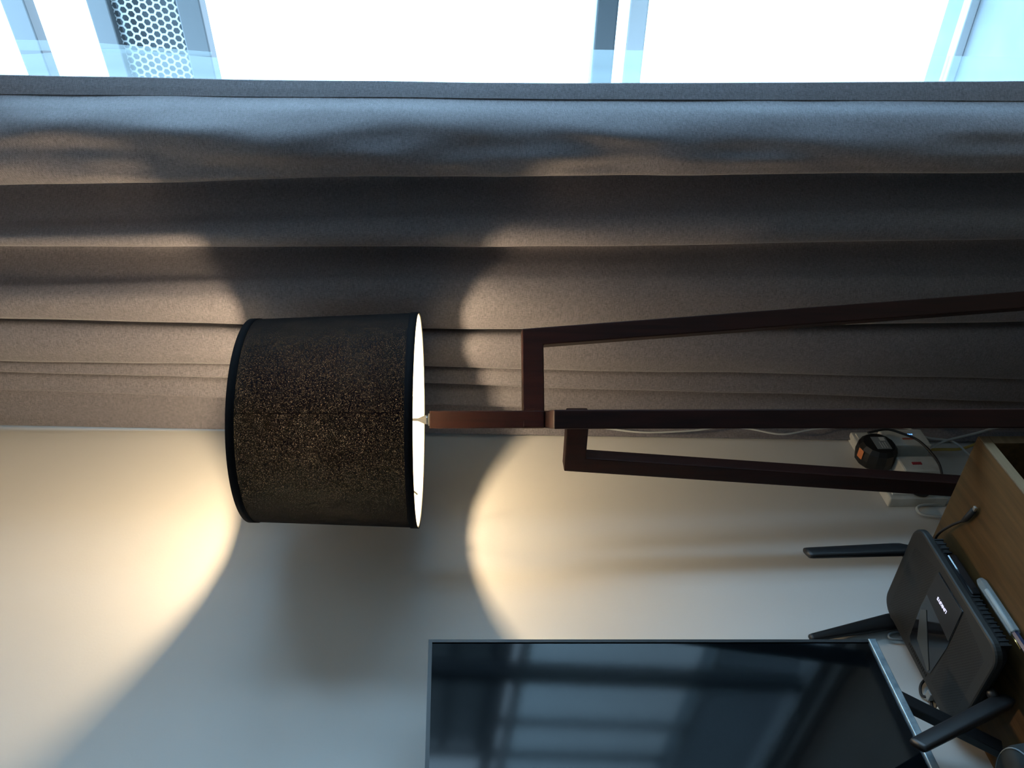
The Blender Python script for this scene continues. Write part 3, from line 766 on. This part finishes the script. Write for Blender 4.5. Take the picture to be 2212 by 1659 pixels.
ex = thing('wifi_extender', 'small white plug-in box with three blue lights near the curtain', 'extender', (0.045, 1.486, 0.425))
box('extender_body', (-0.016, -0.032, -0.055), (0.034, 0.028, 0.048), M['white_plastic'], ex, 0.003)
for k in range(3): box('indicator_light', (0.034, 0.006, -0.016 - k * 0.0045), (0.0346, 0.0085, -0.0135 - k * 0.0045), M['blue_led'], ex)
rp = box('red_print', (0.034, -0.012, -0.022), (0.0345, -0.006, 0.006), M['red_print'], ex)
pl = thing('travel_plug_adapter', 'white plug with a small red switch below the lit white box', 'plug', (0.030, 1.400, 0.425))
box('plug_body', (0, -0.024, -0.048), (0.038, 0.028, 0.040), M['white_plastic'], pl, 0.004)
box('red_switch', (0.038, -0.004, -0.008), (0.0405, 0.004, 0.014), M['red'], pl, 0.0008)
bp_ = thing('black_plug', 'flat black plug in the socket nearest the television', 'plug', (0.030, 1.352, 0.432))
lathe('plug_body', [(0, 0), (0.022, 0), (0.023, 0.008), (0.020, 0.018), (0, 0.019)], M['black'], bp_, 20, mtx=Matrix.Rotation(PI / 2, 4, 'Y'))
box('pin_face', (0.019, -0.008, -0.008), (0.021, 0.008, 0.008), M['black_rough'], bp_)

def cable(name, label, pts, r, m_):
    return tag(tube(name, pts, r, m_), label, 'cable')
cable('adapter_cable', 'thin black cord curving from the round adapter over the white boxes', [(0.099, 1.475, 0.520), (0.099, 1.487, 0.470), (0.098, 1.472, 0.438), (0.096, 1.452, 0.412), (0.092, 1.418, 0.398), (0.084, 1.382, 0.390), (0.060, 1.335, 0.385), (0.030, 1.295, 0.33), (0.012, 1.26, 0.25), (0.012, 1.24, 0.08)], 0.0028, M['black'])
cable('hanging_cable', 'white cord hanging in loops along the curtain edge behind the lamp', [(0.040, 1.583, 1.158), (0.040, 1.564, 1.092), (0.040, 1.553, 1.015), (0.040, 1.560, 0.901), (0.042, 1.572, 0.827), (0.040, 1.565, 0.762), (0.040, 1.544, 0.688), (0.042, 1.562, 0.601), (0.05, 1.560, 0.509), (0.06, 1.555, 0.40)], 0.0022, M['white_cable'])
cable('white_extension_cord', 'white cord crossing another below the lit white box', [(0.05, 1.565, 0.43), (0.045, 1.560, 0.371), (0.045, 1.524, 0.341), (0.045, 1.506, 0.281), (0.045, 1.454, 0.264), (0.045, 1.43, 0.23), (0.04, 1.41, 0.15), (0.03, 1.40, 0.05)], 0.0028, M['white_cable'])
cable('grey_white_cord', 'pale flat cord rising left behind the cabinet corner to the sockets', [(0.050, 1.468, 0.372), (0.050, 1.477, 0.356), (0.052, 1.500, 0.309), (0.052, 1.517, 0.26), (0.054, 1.530, 0.211), (0.058, 1.545, 0.154), (0.06, 1.545, 0.074), (0.06, 1.54, 0.01)], 0.0030, M['white_cable'])
cable('yellow_cord', 'yellow cord hanging in a shallow arc in the dark corner', [(0.020, 1.505, 0.370), (0.026, 1.501, 0.312), (0.028, 1.500, 0.261), (0.028, 1.520, 0.209), (0.026, 1.53, 0.16), (0.026, 1.54, 0.08)], 0.0036, M['yellow_cable'])
cable('glossy_white_hose', 'thick glossy white cable loop just behind the cabinet corner', [(0.02, 1.53, 0.10), (0.018, 1.52, 0.16), (0.016, 1.505, 0.205), (0.016, 1.485, 0.222), (0.016, 1.465, 0.215), (0.016, 1.455, 0.17)], 0.0055, M['white_cable'])
cable('looped_white_wire', 'white wire bent in a narrow loop on the wall above the cabinet edge', [(0.008, 1.345, 0.30), (0.008, 1.335, 0.37), (0.008, 1.328, 0.425), (0.009, 1.318, 0.445), (0.009, 1.305, 0.448), (0.008, 1.296, 0.438), (0.008, 1.290, 0.40), (0.008, 1.286, 0.30)], 0.0034, M['white_cable'])

# ------------------------------------------------------------------ balcony and screens outside
struct(box('trim_1', (-1.5, 1.87, -0.22), (6.0, 2.78, -0.07), M['concrete']), 'grey balcony slab outside the glass', 'balcony')
ra = thing('balcony_railing', 'balcony railing with dark top rail seen through the bright glass', 'railing', (2.0, 2.62, -0.07))
box('top_rail', (-3.4, -0.03, 1.08), (3.6, 0.03, 1.145), M['grey_paint'], ra, 0.006)
box('lower_rail', (-3.4, -0.02, 0.99), (3.6, 0.02, 1.045), M['alu'], ra, 0.004)
box('bottom_rail', (-3.4, -0.02, 0.0), (3.6, 0.02, 0.03), M['alu'], ra, 0.004)
for x in (-3.36, -0.1, 1.2, 2.4, 3.56): box('post', (x - 0.02, -0.02, 0.0), (x + 0.02, 0.02, 1.08), M['alu'], ra)
bm = bmesh.new(); add_box(bm, (-3.34, -0.005, 0.03), (3.54, 0.005, 0.99)); from_bm('glass_panel', bm, M['frost'], ra)

def hexmesh(x0, x1, z0, z1, p, web, th):
    """perforated sheet: a honeycomb of round-cornered holes with real thickness"""
    bm = bmesh.new(); rowh = p * 0.866; nz = int((z1 - z0) / rowh); nx = int((x1 - x0) / p)
    for j in range(nz):
        for i in range(nx):
            cx = x0 + p * (i + 0.5 + 0.5 * (j % 2)); cz = z0 + rowh * (j + 0.5)
            ro_, ri = p * 0.5774, p * 0.5774 - web
            o_ = []; n_ = []
            for k in range(6):
                a = PI / 6 + k * PI / 3
                o_.append(bm.verts.new((cx + ro_ * math.cos(a), -th / 2, cz + ro_ * math.sin(a))))
                n_.append(bm.verts.new((cx + ri * math.cos(a), -th / 2, cz + ri * math.sin(a))))
            for k in range(6): bm.faces.new((o_[k], o_[(k + 1) % 6], n_[(k + 1) % 6], n_[k]))
    bmesh.ops.remove_doubles(bm, verts=bm.verts, dist=0.0004)
    return bm
# high screen: rails with a perforated band, turned a little off the window line
hs = thing('perforated_screen', 'high metal screen of grey rails with a honeycomb sheet outside the window', 'screen', (0.776, 2.60, 0.0), math.radians(-9.4))
for z0, z1 in ((2.69, 2.755), (2.462, 2.520), (2.205, 2.272)): box('rail', (-1.6, -0.03, z0), (1.6, 0.03, z1), M['grey_paint'], hs, 0.004)
bm = hexmesh(-1.0, 1.3, 2.268, 2.466, 0.0225, 0.0030, 0.003)
s_ = from_bm('honeycomb_sheet', bm, M['panel_white'], hs, 'white honeycomb perforated sheet'); md = s_.modifiers.new('t', 'SOLIDIFY'); md.thickness = 0.003
box('backing_panel', (-1.55, 0.06, 2.24), (1.55, 0.075, 2.49), M['slate'], hs)
for x in (-1.58, 1.58): box('post', (x - 0.03, -0.03, -0.07), (x + 0.03, 0.03, 2.755), M['grey_paint'], hs)
# lower screen standing on the railing, further along
ls = thing('perforated_screen', 'lower honeycomb privacy screen fixed above the balcony railing', 'screen', (2.8, 2.72, 0.02))
for z0, z1 in ((1.04, 1.08), (1.26, 1.30), (1.52, 1.56)): box('rail', (-0.9, -0.02, z0), (0.9, 0.02, z1), M['grey_paint'], ls, 0.003)
bm = hexmesh(-0.88, 0.88, 1.08, 1.53, 0.0225, 0.005, 0.003)
s_ = from_bm('honeycomb_sheet', bm, M['panel_white'], ls, 'white honeycomb perforated sheet'); md = s_.modifiers.new('t', 'SOLIDIFY'); md.thickness = 0.003
box('backing_panel', (-0.88, 0.06, 1.06), (0.88, 0.07, 1.55), M['slate'], ls)
for x in (-0.9, 0.9): box('post', (x - 0.02, -0.02, -0.09), (x + 0.02, 0.02, 1.56), M['grey_paint'], ls)
